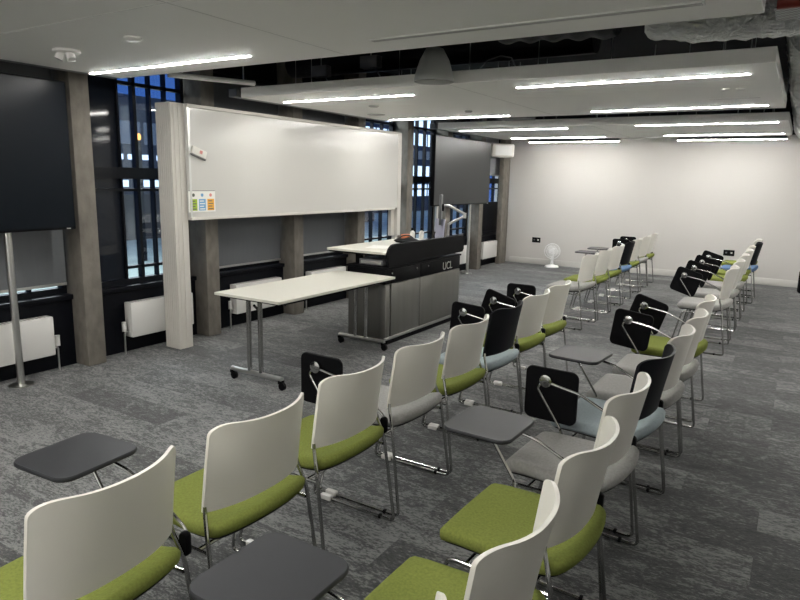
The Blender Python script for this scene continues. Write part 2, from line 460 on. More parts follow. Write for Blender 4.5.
for k, (y, lb) in enumerate(((-.9, 'unseen fill lamp added behind the viewer'), (-1.7, 'unseen fill lamp added by the wall behind the viewer'))):  # unseen lamps added to wash the wall and bounce light onto the rafts
    lamp(-4.4, -2.85, y, lb+' on the window side'); lamp(-1.95, -.4, y, lb+' over the aisle')
for y, lb in ((4.77, 'front of the middle raft'), (6.6, 'rear of the middle raft'), (8.4, 'front of the last raft'), (10.1, 'rear of the last raft')):  # added out of view as general fill for rafts and chair backs
    lamp(1.1, 2.65, y, 'fill lamp added on the unseen side of the room, '+lb)

lamp(-1.95, -.40, .90, 'unseen lamp overhead near the viewer, lit as fill over the aisle')  # out of view, kept lit to brighten the near chair backs and raft
# ceiling bits
def disc(name, x, y, r, h, label, cat, m='rad'):
    tag(MB().lathe([(r, 0), (r, -h*.5), (r*.75, -h)], seg=20).build(name, M[m], loc=(x, y, ZR)), label, cat)
t = thing('ceiling_sensor', 'white multi-eye ceiling sensor on the nearest raft', 'sensor', (-3.755, 2.30, ZR))
MB().lathe([(.075, 0), (.075, -.012), (.06, -.02)]).build('base_plate', M['rad'], t)
for a in range(3):
    an = a*2.1
    MB().tube([(.03*math.cos(an), .03*math.sin(an), -.018), (.045*math.cos(an), .045*math.sin(an), -.055)], .024, 12).build('eye', M['clear'], t)
disc('smoke_detector', -3.07, 2.25, .045, .018, 'small round detector beside the lit lamp of the nearest raft', 'detector')
disc('smoke_detector', -3.68, 5.38, .05, .012, 'small dark round detector on the middle raft behind its window-side lamp', 'detector', 'slot')
disc('ceiling_speaker', -4.13, 6.09, .10, .008, 'round speaker grille at the window-side corner of the middle raft', 'speaker', 'slot')
disc('smoke_detector', -3.0, 6.1, .04, .018, 'small detector in the centre of the middle raft', 'detector', 'slot')
disc('smoke_detector', -.57, 5.38, .03, .012, 'first of two tiny white sensors at the aisle end of the middle raft', 'detector')
disc('smoke_detector', -.47, 5.40, .03, .012, 'second of two tiny white sensors at the aisle end of the middle raft', 'detector')
t = thing('pendant_speaker', 'grey cone-shaped pendant hanging in the gap between two rafts', 'speaker', (-2.345, 4.19, 2.29))
MB().lathe([(.02, .03), (.135, .03), (.14, .0), (.145, .0), (.137, .05), (.105, .15), (.062, .225), (.03, .235), (.01, .235)], seg=32).build('cone_shade', M['cone'], t, 60)
MB().tube([(0, 0, .235), (0, 0, ZS-2.305)], .008, 8).build('stem', M['cable'], t)

# services in the ceiling void
def ductrun(name, label, cat, pts, r, m, wob=0., ribs=0, seg=20):
    P = []
    for a, b in zip(pts, pts[1:]):
        a, b = V(a), V(b); n = max(2, int((b-a).length/.025))
        P += [a.lerp(b, k/n) for k in range(n)]
    P.append(V(pts[-1]))
    rs = []
    for i, p in enumerate(P):
        rs.append(r*(1+(.05*math.sin(i*ribs) if ribs else 0)+wob*(random.random()-.5)))
    mb = MB(); mb.tube(P, rs, seg)
    if wob:
        for v in mb.b.verts: v.co += V((random.gauss(0, 1), random.gauss(0, 1), random.gauss(0, 1)))*wob*r*.3
    return tag(mb.build(name, M[m], smooth=60), label, cat)
def strap(o, pts):
    for p in pts:
        MB().tube([p, (p[0], p[1], ZS)], .006, 6).build('hanger', M['pipe'], o)
strap(ductrun('flexible_duct', 'dark ribbed flexible duct in the gap between the rafts', 'duct', [(-1.75, 4.0, 2.66), (-1.03, 4.0, 2.63)], .19, 'duct', 0, 1.05), [(-1.6, 4, 2.8), (-1.2, 4, 2.78)])
strap(ductrun('foil_duct', 'silver foil-wrapped duct above the gap between the nearest and middle rafts', 'duct', [(-.82, 4.02, 2.60), (-.60, 4.0, 2.56), (-.1, 4.0, 2.55), (.6, 4.0, 2.55)], .185, 'foil', .05), [(-.55, 4, 2.70), (.3, 4, 2.70)])
strap(ductrun('foil_duct', 'crinkled silver foil duct running along the aisle end of the rafts', 'duct', [(.025, 4.42, 2.52), (.005, 7, 2.52), (-.01, 11.9, 2.52)], .215, 'foil', .06), [(.02, 5, 2.70), (0, 8, 2.70), (0, 11, 2.70)])
strap(ductrun('foil_duct', 'silver foil duct in the gap between the middle and last rafts', 'duct', [(-1.9, 7.45, 2.50), (-.25, 7.45, 2.50)], .13, 'foil', .06), [(-1.5, 7.45, 2.61), (-.6, 7.45, 2.61)])
strap(ductrun('sprinkler_pipe', 'red pipe high up past the end of the nearest raft', 'pipe', [(-.19, 3.36, 2.39), (.9, 3.36, 2.39)], .034, 'red', 0, 0, 12), [(.1, 3.36, 2.42), (.7, 3.36, 2.42)])
strap(tag(MB().box(-.205, .9, 3.46, 3.72, 2.385, 2.39).box(-.205, .9, 3.715, 3.72, 2.39, 2.44).build('cable_tray', M['tray'], smooth=0), 'perforated grey cable tray beneath the red pipe', 'cable tray'), [(.1, 3.59, 2.388), (.7, 3.59, 2.388)])
strap(ductrun('conduit', 'short silver conduit beside the cone pendant', 'pipe', [(-2.35, 3.7, 2.50), (-2.02, 3.7, 2.50)], .012, 'pipe', 0, 0, 10), [(-2.2, 3.7, 2.505)])
strap(ductrun('conduit', 'silver conduit ending at the dark flexible duct', 'pipe', [(-1.95, 3.75, 2.52), (-1.52, 3.75, 2.52)], .018, 'pipe', 0, 0, 10), [(-1.7, 3.75, 2.53)])
ductrun('cable', 'thin looped cable lying on the middle raft near the cone pendant', 'cable', [(-2.10, 4.42, 2.395), (-2.03, 4.41, 2.45), (-1.93, 4.41, 2.475), (-1.85, 4.41, 2.455), (-1.82, 4.42, 2.395)], .005, 'cablegrey', 0, 0, 8)
for k, (x, y, lb) in enumerate(((-3.95, 4.9, 'bracketed dark duct hanger over the whiteboard end of the middle raft'), (-3.25, 4.7, 'pale junction box hanging in the gap over the middle raft'))):
    t = thing('junction_box', lb, 'junction box', (x, y, 2.52))
    MB().box(-.09, .09, -.04, .04, 0, .10, bev=.006).build('box_body', M['cablegrey'], t)
    MB().tube([(0, 0, .1), (0, 0, ZS-2.52)], .005, 6).build('hanger_rod', M['pipe'], t)
    MB().tube([(.05, 0, 0), (.08, 0, -.05), (.12, 0, -.1), (.16, .0, -.128)], .006, 6, .02).build('tail_cable', M['cablegrey'], t)
strap(ductrun('services_duct', 'dark rectangular-looking duct across the void over the middle raft', 'duct', [(-4.9, 5.6, 2.80), (-1.6, 5.6, 2.80)], .14, 'duct', 0, 0, 12), [(-4.5, 5.6, 2.9), (-2, 5.6, 2.9)])
strap(tag(MB().tube([(-4.49, 3.6, 2.395), (-4.235, 4.32, 2.405)], .022, 8).build('roof_brace', M['raft']), 'pale slanting brace in the gap beside the near end of the whiteboard', 'brace'), [(-4.45, 3.71, 2.40), (-4.27, 4.22, 2.41)])
strap(tag(MB().box(-3.35, -2.95, 7.35, 7.9, 2.36, 2.46, bev=.004).build('air_unit', M['rafttrim']), 'dark grey box in the gap before the last raft', 'air unit'), [(-3.15, 7.45, 2.45), (-3.15, 7.8, 2.45)])

# ------------------------------------------------------------------ whiteboard
t = thing('whiteboard', 'long white glossy whiteboard on a ribbed white post in front of the columns', 'whiteboard', (-4.72, 5.7, 0))
def W(y0, y1, z0, z1, x0, x1, name, m, parent=t, bev=0.):
    return MB().box(x0+4.72, x1+4.72, y0-5.7, y1-5.7, z0, z1, bev=bev).build(name, M[m], parent, 0)
W(3.955, 7.48, 1.215, 2.185, -4.745, -4.705, 'board', 'whiteb')
W(3.95, 7.50, 2.185, 2.215, -4.75, -4.69, 'top_rail', 'whitepost', bev=.003)
W(3.95, 7.40, 1.19, 1.215, -4.75, -4.685, 'bottom_rail', 'whitepost', bev=.003)
W(7.48, 7.56, .83, 2.215, -4.76, -4.70, 'far_post', 'whitepost', bev=.003)
W(7.40, 7.48, .83, 1.215, -4.80, -4.75, 'far_bracket', 'whitepost', bev=.003)
W(7.50, 7.56, 0, .83, -4.80, -4.74, 'far_foot', 'whitepost', bev=.003)
mbp = MB()
mbp.box(-4.935+4.72, -4.735+4.72, 3.80-5.7, 3.95-5.7, 0, 2.215, bev=.004)
for k in range(7):           # ribs on the cassette face
    xx = -4.925+k*.027
    mbp.box(xx+4.72, xx+.014+4.72, 3.797-5.7, 3.80-5.7, .002, 2.20)
for k in range(2):
    yy = 3.83+k*.05
    mbp.box(-4.735+4.72, -4.730+4.72, yy-5.7, yy+.028-5.7, .002, 2.20)
mbp.build('ribbed_post', M['whitepost'], t, 0)
W(3.952, 3.975, 1.215, 2.185, -4.704, -4.699, 'near_edge_strip', 'alu')

t = thing('board_eraser', 'small tilted white board eraser stuck on the whiteboard', 'eraser', (-4.704, 4.06, 1.785))
e = MB().box(0, .022, -.085, .085, -.02, .05, bev=.006).build('body', M['whitep'], t)
e.rotation_euler = (math.radians(-18), 0, 0)
e2 = MB().box(.001, .026, -.086, .086, -.034, -.0205, bev=.003).build('felt_pad', M['felt'], t); e2.rotation_euler = (math.radians(-18), 0, 0)
e3 = MB().box(.0222, .0235, .0, .03, .005, .035).build('pink_label', M['pink'], t, 0); e3.rotation_euler = (math.radians(-18), 0, 0)

t = thing('notice_sheet', 'small white notice with green, blue and orange blocks on the whiteboard corner', 'notice', (-4.704, 4.09, 1.36))
MB().box(0, .0025, -.155, .155, -.098, .098).build('sheet', M['paper'], t, 0)
MB().box(.0026, .004, -.155, .155, .092, .098).build('clip_bar', M['felt'], t, 0)
for k, cc in enumerate(('sg', 'sb', 'so')):
    yy = -.10+k*.10
    MB().box(.0026, .0036, yy-.04, yy+.04, -.085, .02).build('colour_block', M[cc], t, 0)
    MB().lathe([(.016, .0026), (.016, .0036)], (0, yy, .056), 'X', 14).build('symbol', M[('ink', 'sb', 'pink')[k]] if k else M['ink'], t)
    ln = MB()
    for q in range(4): ln.box(.0037, .0041, yy-.030, yy+.030-.012*(q % 2), -.075+q*.024, -.066+q*.024)
    ln.build('print_line', M['ink'] if k != 1 else M['paper'], t, 0)

# ------------------------------------------------------------------ screens
def screen(loc_y0, loc_y1, z0, z1, x, label, m, poles):
    cy = (loc_y0+loc_y1)/2; w = (loc_y1-loc_y0)/2
    t = thing('display_screen', label, 'screen', (x, cy, 0))
    MB().box(-.07, -.004, -w, w, z0, z1, bev=.006).build('casing', M['blackp'], t)
    MB().box(-.0039, .0, -w+.012, w-.012, z0+.018, z1-.012).build('display_panel', M[m], t, 0)
    MB().box(-.0038, .001, w-.075, w-.045, z0+.004, z0+.012).build('badge', M['steel'], t, 0)
    for p in poles:
        q = MB().tube([(-.12, p-cy, .012), (-.12, p-cy, min(z1-.1, 2.2))], .026, 16).build('pole', M['steel'], t)
        MB().lathe([(.085, 0), (.085, .006), (.05, .012), (.026, .014)], (-.12, p-cy, 0), 'Z', 24).build('base_plate', M['steel'], q)
        MB().box(-.094, -.07, p-cy-.04, p-cy+.04, z0+.1, z0+.4).build('mount_bracket', M['blackp'], q, 0)
screen(1.0, 2.885, 1.166, 2.26, -4.75, 'large black screen on a steel pole beside the nearest column', 'screen', [2.43])
screen(8.52, 10.54, 1.205, 2.26, -4.71, 'large grey switched-off screen near the end wall, behind the lectern', 'screengrey', [8.84, 10.02])

# wall speaker
t = thing('corner_speaker', 'white box loudspeaker tilted high in the corner by the end wall', 'speaker', (-4.80, 11.15, 2.15), -.75)
MB().box(-.13, .15, -.22, .22, -.12, .12, bev=.035).build('cabinet', M['whitep'], t)
MB().box(.151, .154, -.16, .16, -.085, .085).build('grille', M['lamp_rim'], t, 0)
MB().tube([(-.05, 0, .115), (-.05, 0, .88)], .015, 8).build('hanger', M['blackp'], t)

# sockets and fan at the end wall
for x, z, lb in ((-4.36, .475, 'black double socket on the end wall left of the white fan'.replace('left of', 'near')), (-.95, .485, 'black double socket on the end wall behind the last aisle-side chairs')):
    t = thing('wall_socket', lb, 'socket', (x, YB-.0005, z))
    MB().box(-.085, .085, -.012, 0, -.05, .05, bev=.004).build('face_plate', M['blackp'], t)
    for s in (-1, 1):
        MB().box(s*.04-.014, s*.04+.014, -.016, -.0125, -.01, .016, bev=.002).build('switch', M['clear'] if s > 0 else M['rafttrim'], t)
t = thing('desk_fan', 'white electric fan standing on the carpet by the end wall', 'fan', (-3.93, 11.86, 0), .15)
MB().lathe([(.13, 0), (.13, .018), (.11, .035), (.04, .05), (.03, .06)]).build('base', M['fanw'], t)
MB().lathe([(.028, .06), (.026, .20), (.032, .26)], (0, 0, 0)).build('stem', M['fanw'], t)
MB().lathe([(.02, .09), (.06, .07), (.065, .0), (.05, -.03)], (0, 0, .31), 'Y', 18).build('motor', M['fanw'], t)
cg = MB()
for a in range(36):
    an = 2*PI*a/36; c_, s_ = math.cos(an), math.sin(an)
    cg.tube([(.02*c_, -.09, .31+.02*s_), (.10*c_, -.085, .31+.10*s_), (.145*c_, -.045, .31+.145*s_), (.14*c_, -.005, .31+.14*s_)], .0035, 5)
for rr, yy in ((.148, -.045), (.10, -.086)):
    cg.tube([(rr*math.cos(2*PI*k/28), yy, .31+rr*math.sin(2*PI*k/28)) for k in range(29)], .005, 6)
cg.build('cage', M['fanw'], t)
for k in range(3):
    an = 2*PI*k/3
    b = MB(); ca, sa = math.cos(an), math.sin(an)
    pts = [(.02, -.02), (.12, -.045), (.13, .02), (.06, .05), (.02, .02)]
    b.prism([(x*ca-y*sa, x*sa+y*ca) for x, y in pts], -.052, -.046, 'Y')
    o = b.build('blade', M['clear'], t, 0); o.location = (0, 0, .31)

# ------------------------------------------------------------------ folding table
t = thing('folding_table', 'white-topped folding table on chrome castered legs beside the lectern', 'table', (-3.465, 4.19, 0))
zt = .705
MB().box(-.335, .335, -.80, .78, zt-.022, zt, bev=.003).build('tabletop', M['tabletop'], t, 0)
MB().box(-.30, .30, -.72, -.68, zt-.05, zt-.023).box(-.30, .30, .66, .70, zt-.05, zt-.023).box(.27, .30, -.68, .66, zt-.045, zt-.023).box(-.30, -.27, -.68, .66, zt-.045, zt-.023).build('under_frame', M['blackp'], t, 0)
for yy in (-.71, .70):
    f = MB().tube([(-.255, yy, .085), (.275, yy, .085)], .02, 12).build('foot_bar', M['steel'], t)
    for xx in (-.06, .06):
        MB().tube([(xx, yy, .10), (xx, yy, zt-.05)], .0185, 14).build('leg', M['chrome'], t)
    for xx in (-.245, .265):
        c = MB().lathe([(.02, -.014), (.03, -.012), (.03, .012), (.02, .014)], (xx+.012, yy, .031), 'Y', 18).box(xx-.016, xx+.016, yy-.020, yy+.020, .05, .075).build('caster', M['blackp'], t)
    MB().tube([(.0, yy, zt-.08), (-.05, yy*.86, zt-.14), (-.06, yy*.80, zt-.05)], .010, 8, .03).build('fold_bracket', M['blackp'], t)

# ------------------------------------------------------------------ lectern
LX, LY0, LY1 = -3.285, 5.05, 6.62
t = thing('lectern', 'long teaching lectern with steel doors, black upstand and white worktop', 'lectern', (-3.49, 5.82, 0))
def Lb(x0, x1, y0, y1, z0, z1, name, m, bev=.004, parent=t, smooth=30):
    return MB().box(x0+3.49, x1+3.49, y0-5.82, y1-5.82, z0, z1, bev=bev).build(name, M[m], parent, smooth)
Lb(-3.70, -3.28, LY0+.03, LY1-.03, .003, .05, 'plinth', 'blackp')
Lb(-3.74, LX-.02, LY0+.012, LY1-.012, .05, .60, 'cabinet_body', 'steelpanel')
for k, (a, b) in enumerate(((LY0+.10, 5.70), (5.71, LY1-.005))):
    d = Lb(LX-.019, LX, a, b, .075, .595, 'door', 'steelpanel')
Lb(LX-.10, LX, LY0, LY0+.098, .06, .595, 'corner_post', 'steelpanel', .03)
Lb(LX-.019, LX+.006, LY0, LY1, .045, .073, 'bottom_rail', 'steel')
Lb(-3.745, LX-.004, LY0, LY1, .60, .745, 'drawer_band', 'blackp')
Lb(LX-.003, LX+.002, LY0+.10, 5.70, .605, .74, 'drawer_front', 'blackp'); Lb(LX-.003, LX+.002, 5.71, LY1-.01, .605, .74, 'drawer_front', 'blackp')
for yy in (5.15, 5.62, 5.86):
    MB().lathe([(.011, 0), (.011, .006), (.006, .008)], (LX+3.492, yy-5.82, .70), 'X', 14).build('lock', M['chrome'], t)
Lb(-3.76, LX+.01, LY0-.01, LY1+.01, .745, .765, 'lower_shelf', 'blackp')
# curved black upstand along the audience side
up = [(LY0+.02-5.82, .765), (LY1+.02-5.82, .79), (LY1+.05-5.82, .82), (LY1+.05-5.82, .95), (LY1+.02-5.82, .985), (LY0+.12-5.82, .985)]
for k in range(1, 6):
    a = math.radians(90+18*k); up.append((LY0+.12-5.82+.12*math.cos(a), .865+.12*math.sin(a)))
MB().prism(up, LX+3.49-.012, LX+3.49+.018, 'X', .005).build('upstand', M['blackp'], t)
Lb(-4.00, LX-.014, LY0-.005, LY1-.05, .885, .91, 'worktop', 'tabletop')
Lb(-3.99, LX-.03, LY0+.01, LY1-.06, .870, .884, 'worktop_trim', 'blackp')
Lb(-3.72, -3.66, LY0+.10, LY0+.16, .765, .870, 'support', 'blackp'); Lb(-3.72, -3.66, LY1-.3, LY1-.24, .765, .870, 'support', 'blackp')
# lettering on the drawer band
cu = bpy.data.curves.new('letter_shape', 'FONT'); cu.body = 'UCL'; cu.size = .12; cu.extrude = .0015; cu.align_x = 'CENTER'
to = bpy.data.objects.new('letter_tmp', cu); col.objects.link(to)
dg = bpy.context.evaluated_depsgraph_get()
me = bpy.data.meshes.new_from_object(to.evaluated_get(dg)); bpy.data.objects.remove(to)
me.name = 'logo'; me.materials.append(M['alu'])
lo = bpy.data.objects.new('logo', me); col.objects.link(lo); lo.parent = t
lo.rotation_euler = (PI/2, 0, PI/2); lo.location = (LX+3.49+.004, 6.30-5.82, .622)
tag(lo, 'white printed university initials')

# things on the lectern
t = thing('equipment_box', 'grey slim equipment box on the shelf under the lectern worktop', 'equipment', (-3.52, 5.25, .765))
MB().box(-.14, .14, -.12, .16, 0, .055, bev=.005).build('case', M['cablegrey'], t)
MB().box(-.12, .12, -.1205, -.1195, .012, .04).build('front_panel', M['alu'], t, 0)
t = thing('cable_bag', 'black soft cable bag heaped on the white lectern worktop', 'bag', (-3.66, 6.05, .91), .4)
b = MB(); b.lathe([(.02, 0), (.16, .0), (.20, .035), (.14, .075), (.05, .10), (.01, .105)], seg=20)
for v in b.b.verts: v.co.y *= .62; v.co.z *= .85+.15*math.sin(v.co.x*30)
b.build('bag_body', M['blackp'], t)
t.scale = (.8, .8, .62)
MB().tube([(-.13, 0, .06), (-.08, .05, .115), (.02, .03, .13), (.10, -.03, .06)], .012, 8, .04).build('strap', M['cable'], t)
MB().tube([(.15, -.02, .02), (.2, -.12, .008), (.12, -.22, .008), (.05, -.34, .008)], .007, 6, .05).build('cable_tail', M['cable'], t)
for k, (x, y, r, lb) in enumerate(((-3.62, 5.42, .3, 'loose white sheet of paper at the near end of the lectern worktop'), (-3.45, 5.72, -.2, 'white paper sheet beside the cable bag on the lectern'))):
    tag(MB().box(-.105, .105, -.148, .148, 0, .002).build('paper_sheet', M['paper'], smooth=0, loc=(x, y, .9105)), lb, 'paper').rotation_euler = (0, 0, r)
tag(MB().box(-.04, .04, -.05, .05, 0, .05, bev=.003).build('card_box', M['orange'], loc=(-3.92, 6.44, .9105)), 'small orange-red card box on the lectern behind the cable bag', 'box')
for y, lb in ((6.42, 'hand gel bottle with black cap beside the orange box'), (6.51, 'hand gel bottle with black cap, second one from the orange box')):
    q = thing('gel_bottle', lb, 'bottle', (-3.82 if y < 6.5 else -3.75, y, .9105))
    MB().lathe([(.026, 0), (.03, .004), (.03, .085), (.012, .10), (.011, .105)], seg=16).build('bottle', M['clear'], q)
    MB().lathe([(.016, .105), (.016, .13), (.008, .134)], seg=12).build('cap', M['blackp'], q)
t = thing('monitor', 'monitor seen edge-on on a jointed arm at the far end of the lectern', 'monitor', (-3.395, 6.50, .9105))
MB().lathe([(.05, 0), (.05, .012), (.02, .02)]).build('clamp_base', M['steel'], t)
MB().tube([(0, 0, .02), (0, 0, .20)], .014, 12).build('post', M['steel'], t)
MB().tube([(0, 0, .19), (.03, .03, .215), (.14, .11, .285)], .014, 10).build('lower_arm', M['alu'], t)
MB().lathe([(.022, .265), (.022, .325)], (.145, .115, 0), 'Z', 14).build('elbow', M['alu'], t)
MB().tube([(.14, .11, .315), (.0, .0, .405), (-.07, -.005, .40)], .016, 10).build('upper_arm', M['alu'], t)
sp = MB().box(-.012, .012, -.25, .25, -.165, .165, bev=.005).build('screen_panel', M['rafttrim'], t); sp.location = (-.10, .0, .36); sp.rotation_euler = (0, 0, .46)
mp_ = MB().box(.0125, .035, -.04, .04, -.04, .04, bev=.004).build('mount_plate', M['blackp'], t); mp_.location = (-.10, .0, .38); mp_.rotation_euler = (0, 0, .46)
tag(MB().box(-.008, .008, -.075, .075, 0, .26, bev=.006).build('tablet_stand', M['lilac'], loc=(-3.43, 6.34, .9105)), 'lilac-grey upright panel beside the monitor on the lectern', 'panel').rotation_euler = (0, .10, 1.25)
t = thing('microphone', 'black gooseneck microphone on the lectern worktop', 'microphone', (-3.40, 6.20, .9105))
MB().lathe([(.05, 0), (.05, .02), (.02, .03)]).build('base', M['blackp'], t)
MB().tube([(0, 0, .03), (.0, -.02, .09), (.05, -.09, .13)], .007, 8, .04).build('gooseneck', M['blackp'], t)

# ------------------------------------------------------------------ chairs
def shell_mesh():
    NU, NV = 28, 14
    def P(u, v, off):
        au = abs(u); zt = .826+.012*au*au
        u0 = .70
        if au > u0: zt -= .045*(1-math.sqrt(max(0, 1-((au-u0)/(1-u0))**2)))
        zb = .528+.006*(1-au*au)
        z = zb+(zt-zb)*v
        w = .229-.004*v
        x = -.032+.058*v**1.1-.086*(au**2.4)*(.72+.28*v)
        return V((x+off, u*w, z))
    b = MB(); T = .006
    F = [[b.b.verts.new(P(math.sin(PI/2*(2*i/NU-1)), j/NV, T)) for i in range(NU+1)] for j in range(NV+1)]
    K = [[b.b.verts.new(P(math.sin(PI/2*(2*i/NU-1)), j/NV, -T)) for i in range(NU+1)] for j in range(NV+1)]
    for j in range(NV):
        for i in range(NU):
            b.face([F[j][i], F[j][i+1], F[j+1][i+1], F[j+1][i]]); b.face([K[j][i], K[j+1][i], K[j+1][i+1], K[j][i+1]])
    ring = [(0, i) for i in range(NU)]+[(j, NU) for j in range(NV)]+[(NV, i) for i in range(NU, 0, -1)]+[(j, 0) for j in range(NV, 0, -1)]
    for a, c in zip(ring, ring[1:]+ring[:1]):
        b.face([F[a[0]][a[1]], K[a[0]][a[1]], K[c[0]][c[1]], F[c[0]][c[1]]])
    return b
def seat_outline():
    pts = [(-.455, -.206), (-.06, -.222)]
    for k in range(1, 12):
        a = -PI/2+PI*k/12
        pts.append((-.06+.068*math.cos(a), .222*math.sin(a)))
    pts += [(-.06, .222), (-.455, .206), (-.464, .190), (-.467, .06), (-.467, -.06), (-.464, -.190)]
    return pts
def seat_mb(rings):
    o = seat_outline(); b = MB()
    # resample the outline evenly so that the curl stays smooth
    O = []
    for p, q in zip(o, o[1:]+o[:1]):
        n = max(1, int((V(q)-V(p)).length/.03))
        O += [tuple(V(p).lerp(V(q), k/n)) for k in range(n)]
    R = []
    for sc_, z in rings:
        q = [(-.21+(x+.21)*sc_, y*sc_) for x, y in O]
        R.append([(x, y, z+(.052*max(0, (x+.20)/.22)**1.8)-(.007*max(0, (-.36-x)/.10)**2)+.006) for x, y in q])
    b.loops(R); return b
def arm_parts(root, state, tilt=0.):
    y = .272
    MB().tube([(-.385, y-.02, .43), (-.40, y, .455), (-.525, y, .635), (-.515, y, .655), (-.485, y, .668)], .0065, 8, .02).tube(
        [(-.065, y-.008, .500), (-.085, y, .515), (-.19, y, .585), (-.32, y, .645), (-.46, y, .668)], .0065, 8, .03).build('tablet_arm', M['chrome'], root)
    if state == 'open':
        MB().lathe([(.03, .660), (.03, .6825)], (-.485, y, 0), 'Z', 18).build('pivot', M['steel'], root)
        tb = MB(); tb.prism(rrect(-.620, -.345, .055, .350, .05), .683, .698, 'Z', .004)
        for f in tb.b.faces: f.material_index = 0 if f.calc_center_median().z > .690 else 1
        tb.build('writing_tablet', [M['tabtop'], M['blackp']], root)
    else:
        MB().lathe([(.018, y-.012), (.03, y-.008), (.03, y+.012)], (-.487, 0, .677), 'Y', 20).build('pivot', M['chrome'], root)
        o = rrect(-.135, .125, -.135, .125, .035)
        c_, s_ = math.cos(tilt), math.sin(tilt)
        pts = [(-.46+x*c_-z*s_, .612+x*s_+z*c_) for x, z in o]
        MB().prism(pts, y+.0125, y+.0265, 'Y', .004).build('writing_tablet', M['blackp'], root)

protos = {}
def make_chair(seat, back, state, tilt):
    t = bpy.data.objects.new('tablet_chair', None); col.objects.link(t); t.empty_display_size = .1
    s = seat_mb([(.2, .406), (.6, .406), (.92, .408), (.985, .418), (1, .432), (1, .446), (.965, .459), (.90, .464), (.78, .464), (.6, .462), (.4, .461), (.2, .460), (.04, .460)]).build('seat', M[seat], t, 60)
    seat_mb([(.1, .394), (.6, .394), (.82, .396), (.90, .400), (.94, .4075)]).build('seat_pan', M['blackp'], s, 60)
    shell_mesh().build('backrest', M['whitep' if back == 'white' else 'blackshell'], t, 60)
    for sgn in (-1, 1):
        y = sgn
        f = MB().tube([(-.090, y*.2225, .548), (-.086, y*.226, .52), (-.060, y*.242, .44), (-.002, y*.258, .0085), (-.49, y*.258, .0085), (-.405, y*.238, .388), (-.06, y*.238, .392)], .0075, 8, .03).build('sled_frame', M['chrome'], t)
        MB().box(-.44, -.375, y*.258-.014, y*.258+.014, .0, .026, bev=.005).build('glide_clip', M['clear'], f)
        MB().box(-.09, -.075, y*.258-.011, y*.258+.011, .0, .02, bev=.004).build('glide_clip', M['blackp'], f)
    MB().tube([(-.34, -.238, .386), (-.34, .238, .386)], .0075, 8).build('cross_bar', M['chrome'], t)
    MB().tube([(-.12, -.238, .388), (-.12, .238, .388)], .0075, 8).build('cross_bar', M['chrome'], t)
    if state: MB().prism(rrect(-.085, -.050, .435, .515, .016), .246, .268, 'Y', .004).build('side_bracket', M['blackp'], t)
    if state: arm_parts(t, state, tilt)
    return t
def chair(X, y, seat, back, state, label, group, rz=0., tilt=0.):
    key = (seat, back, state, tilt)
    if key not in protos:
        o = make_chair(*key); protos[key] = o
        o.location = (X, y, 0); o.rotation_euler = (0, 0, rz); tag(o, label, 'chair', group)
    else:
        o = dup(protos[key], (X, y, 0), rz, label, 'chair', group)
    return o

GA = 'chairs in the front row beside the lectern'
A = -1.465
chair(A+.05, .938, 'green', 'white', 'open', 'green-seated white chair nearest the viewer in the lectern row, grey tablet swung out in front', GA, .07)
chair(A+.035, 1.51, 'green', 'white', None, 'green-seated white chair without tablet, second from the viewer in the lectern row', GA)
chair(A+.005, 2.095, 'green', 'white', 'folded', 'green-seated white chair with black folded tablet, facing the near end of the folding table', GA)
chair(A, 2.66, 'grey', 'white', None, 'only grey-seated white chair in the lectern row', GA)
chair(A, 3.21, 'green', 'white', None, 'green-seated white chair between the grey-seated one and the black-backed one in the lectern row', GA)
chair(A-.005, 3.755, 'blue', 'black', 'folded', 'black-backed pale blue chair in the lectern row, folded black tablet', GA, 0, -.07)
chair(A-.015, 4.31, 'green', 'white', 'folded', 'green-seated white chair just past the black-backed one in the lectern row, tilted black tablet', GA, 0, -.30)
chair(A-.025, 4.845, 'green', 'white', 'folded', 'last green-seated white chair of the lectern row before the gap, black tablet folded', GA)
GC = 'chairs in the far block near the fan'
C = -1.88
chair(C, 7.12, 'grey', 'white', None, 'grey-seated white chair at the near end of the far block by the fan', GC, -.03)
chair(C, 7.74, 'green', 'white', None, 'green-seated white chair second in the far block by the fan', GC, .02)
chair(C, 8.36, 'green', 'white', 'open', 'green-seated white chair before the black-backed one in the fan block, grey tablet out', GC)
chair(C, 8.98, 'bluedeep', 'black', 'open', 'black-backed blue chair in the far block by the fan', GC, .03)
chair(C-.02, 9.55, 'green', 'white', None, 'green-seated white chair just past the black-backed one in the fan block', GC)
chair(C-.02, 10.20, 'grey', 'white', 'folded', 'grey-seated white chair next to last in the far block by the fan', GC, .02)
chair(C-.04, 10.80, 'green', 'white', 'folded', 'green-seated white chair last in the fan block, closest to the end wall', GC, .03)
GB = 'chairs in the second row across the aisle'
B = -.455
chair(B, .775, 'green', 'white', 'open', 'chair cut off at the bottom edge, its dark grey tablet open beside the lectern-row chairs', GB)
chair(B+.015, 1.35, 'green', 'white', None, 'green-seated white chair nearest the viewer in the aisle row', GB)
chair(B+.02, 1.925, 'green', 'white', 'open', 'green-seated white chair in the aisle row with grey tablet open before the grey seats', GB, -.03)
chair(B, 2.53, 'grey', 'white', 'folded', 'grey-seated white chair in the aisle row just before the black-backed one, black tablet folded', GB, -.05)
chair(B, 3.105, 'blue', 'black', 'open', 'black-backed pale blue chair in the aisle row, grey tablet open', GB, -.09)
chair(B+.018, 3.66, 'grey', 'white', None, 'grey-seated white chair without tablet just past the black-backed one in the aisle row', GB)
chair(B+.02, 4.22, 'grey', 'white', 'folded', 'grey-seated white chair with folded black tablet, second past the black-backed one in the aisle row', GB, 0, -.12)
chair(B, 4.85, 'green', 'white', 'folded', 'green-seated white chair at the far end of the aisle row, tilted black tablet', GB, 0, -.30)
GD = 'chairs in the far block by the aisle'
D = -.465
